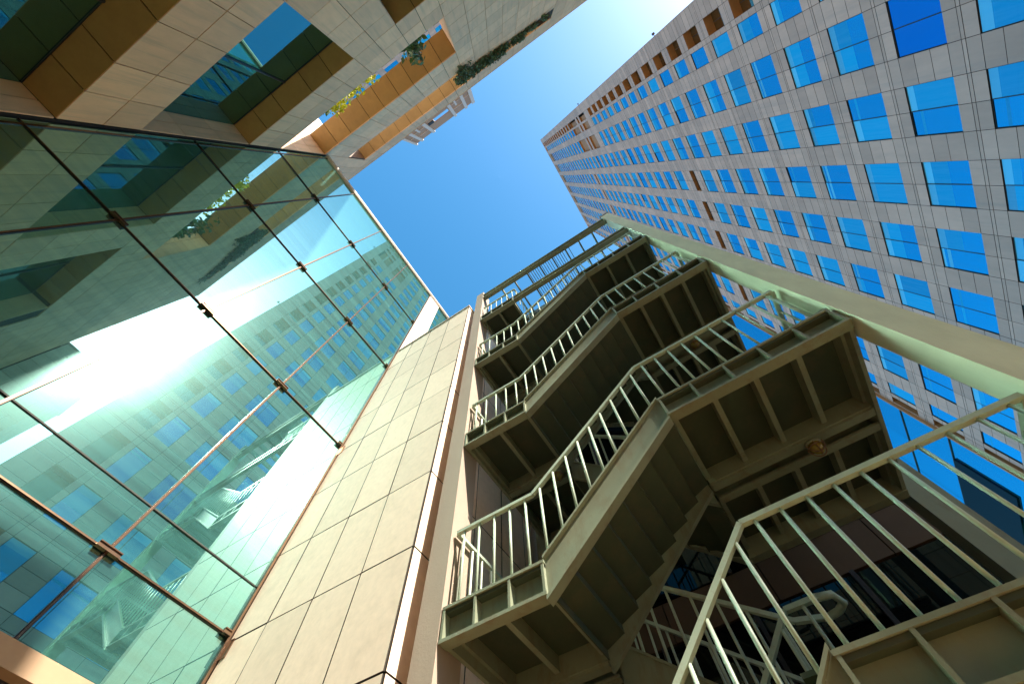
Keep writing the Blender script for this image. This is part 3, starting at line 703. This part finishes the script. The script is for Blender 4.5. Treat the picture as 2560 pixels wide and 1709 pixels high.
# ------------------------------------------------------------------ bulkhead lamps under the landings
LAMP = [(6.55, -2.25, RL[1] - D + 0.02, 'amber caged bulkhead lamp under the widest, lowest landing soffit in view'),
        (6.55, -2.25, RL[2] - D + 0.02, 'amber caged bulkhead lamp behind the railing of the second flight down from the top'),
        (6.55, 2.55, LL[2] - D + 0.02, 'amber caged bulkhead lamp beside the left knee of the lower railing'),
        (6.55, 2.55, LL[3] - D + 0.02, 'amber caged bulkhead lamp under the left landing one storey higher up'),
        (6.55, 2.4, LL[4] - D + 0.02, 'amber caged bulkhead lamp highest on the stairs, under the top left landing')]
for x, y, z, lab in LAMP:
    l = thing('bulkhead_lamp', (x * KS, y * KS, z * KS), lab, 'lamp', 'bulkhead lamps under the stair landings')
    SCALED.add(l.name)
    p = MB(); p.ball((x, y, z - 0.02), 0.10, 0.14, 0.06); p.build('base', M_paint, l, l, smooth=True)
    p = MB(); p.ball((x, y, z - 0.10), 0.095, 0.125, 0.15); p.build('lens', M_lampglass, l, l, smooth=True)
    p = MB()
    for a in (-0.06, 0.06): p.tube([(x + a, y + 0.135 * math.cos(t), z - 0.06 - 0.2 * math.sin(t)) for t in [math.pi * i / 10 for i in range(11)]], 0.010, 5)
    p.tube([(x + 0.11 * math.cos(t), y, z - 0.06 - 0.2 * math.sin(t)) for t in [math.pi * i / 10 for i in range(11)]], 0.010, 5)
    p.tube([(x + 0.115 * math.cos(t), y + 0.145 * math.sin(t), z - 0.12) for t in [2 * math.pi * i / 16 for i in range(17)]], 0.010, 5)
    p.build('cage', M_stem, l, l)

# ------------------------------------------------------------------ plants on the stone building
def leaf(mb, c, s, t):
    d = Vector((R.gauss(0, 1), R.gauss(0, 1), R.gauss(0, 0.8))).normalized(); e = d.cross(Vector((R.gauss(0, 1), R.gauss(0, 1), R.gauss(0, 1)))).normalized()
    c = Vector(c); a = d * s; b = e * s * 0.55
    mb.face([tuple(c - a), tuple(c + b - a * 0.1), tuple(c + a), tuple(c - b - a * 0.1)], 0, t)
def bush(name, label, c, r, n, s, m, group=None, stems=5):
    t = thing(name, c, label, 'plant', group)
    lm = MB(); sm = MB()
    cl = [(c[0] + R.uniform(-1, 1) * r[0] * 0.7, c[1] + R.uniform(-1, 1) * r[1] * 0.75, c[2] + R.uniform(0.15, 1) * r[2]) for _ in range(max(4, n // 22))]
    for i in range(n):
        q = R.choice(cl); k = 0.28
        leaf(lm, (q[0] + R.gauss(0, r[0] * k), q[1] + R.gauss(0, r[1] * k), q[2] + R.gauss(0, r[2] * k * 0.7)), s * R.uniform(0.6, 1.3), R.random())
    for q in cl[:stems + 3]: sm.tube([c, ((c[0] + q[0]) / 2 + R.uniform(-.05, .05), (c[1] + q[1]) / 2, (c[2] + q[2]) / 2), q], 0.018, 4)
    lm.build('leaves', m, t, t); sm.build('stem', M_stem, t, t)
    return t
YGR = 'yellow leaved shrubs in the open bay'
bush('shrub', 'sunlit yellow shrub at the lower left end of the open bay', (-8.65, 5.9, 26.6), (0.35, 0.75, 1.9), 300, 0.13, M_yellow, YGR)
bush('shrub', 'sunlit yellow shrub second from the lower end of the open bay', (-8.65, 4.55, 26.6), (0.35, 0.6, 1.9), 220, 0.12, M_yellow, YGR)
bush('shrub', 'sunlit yellow shrub nearest the middle of the open bay', (-8.65, 3.4, 26.6), (0.3, 0.4, 1.9), 150, 0.12, M_yellow, YGR)
bush('shrub', 'small green shrub next to the bright wall at the end of the open bay', (-8.6, 6.85, 26.6), (0.2, 0.3, 1.6), 90, 0.12, M_leaf)
bush('shrub', 'dark green leafy shrub rising over the edge of the open bay', (-8.75, 0.3, 26.6), (0.45, 0.75, 4.2), 330, 0.20, M_leaf)
# dry stems against the sunlit wall
t = thing('dry_creeper', (-9.9, 9.6, 26.6), 'dry leafless creeper against the sunlit white wall', 'plant'); p = MB()
for i in range(22):
    z = 27 + R.random() * 5.5; x = -9.9 - R.random() * 1.6; pts = [(x, 9.86, z)]
    for _ in range(6): pts.append((pts[-1][0] - R.uniform(-.12, .3), 9.84 + R.uniform(-.05, 0), pts[-1][2] + R.uniform(-.1, .5)))
    p.tube(pts, 0.022, 4)
p.build('stem', M_stem, t, t)
# trailing junipers out of the planter
def trailing(label, y0, y1, n, hang):
    t = thing('trailing_juniper', (-8.5, (y0 + y1) / 2, 40.3), label, 'plant', 'trailing junipers on the top ledge')
    lm = MB(); sm = MB()
    for i in range(n):
        y = R.uniform(y0, y1); pts = [(-8.55 + R.uniform(-.2, .2), y, 40.2)]
        L = R.uniform(0.5, 1.0) * hang
        up = R.uniform(0.0, 0.55)
        pts.append((-8.15 + R.uniform(0, .1), y + R.uniform(-.2, .2), 40.3 + up))
        out = R.uniform(0.0, 0.16) + (0.25 if R.random() < 0.12 else 0)
        st = 7
        for k in range(1, st + 1): pts.append((-8.12 + out * math.sin(k / st * 2.0), pts[1][1] + R.gauss(0, 0.10) * k * 0.5, 40.3 + up - L * (k / st) ** 1.3))
        sm.tube(pts, 0.02, 4)
        for a, b in zip(pts[:-1], pts[1:]):
            for _ in range(12):
                f = R.random(); c = tuple(a[j] + (b[j] - a[j]) * f + R.gauss(0, 0.07) for j in range(3)); leaf(lm, c, R.uniform(0.06, 0.14), R.random())
    lm.build('foliage', M_juniper, t, t); sm.build('stem', M_stem, t, t)
trailing('dark trailing juniper at the left end of the top ledge, hanging lowest', -2.2, -1.5, 26, 4.4)
trailing('dark trailing juniper with thick bunched foliage, second from the left on the ledge', -4.1, -2.7, 40, 2.2)
trailing('dense dark trailing juniper third from the left on the top ledge', -6.1, -4.5, 36, 1.5)
trailing('sparse brownish trailing juniper at the right end of the top ledge', -9.8, -6.9, 20, 0.8)
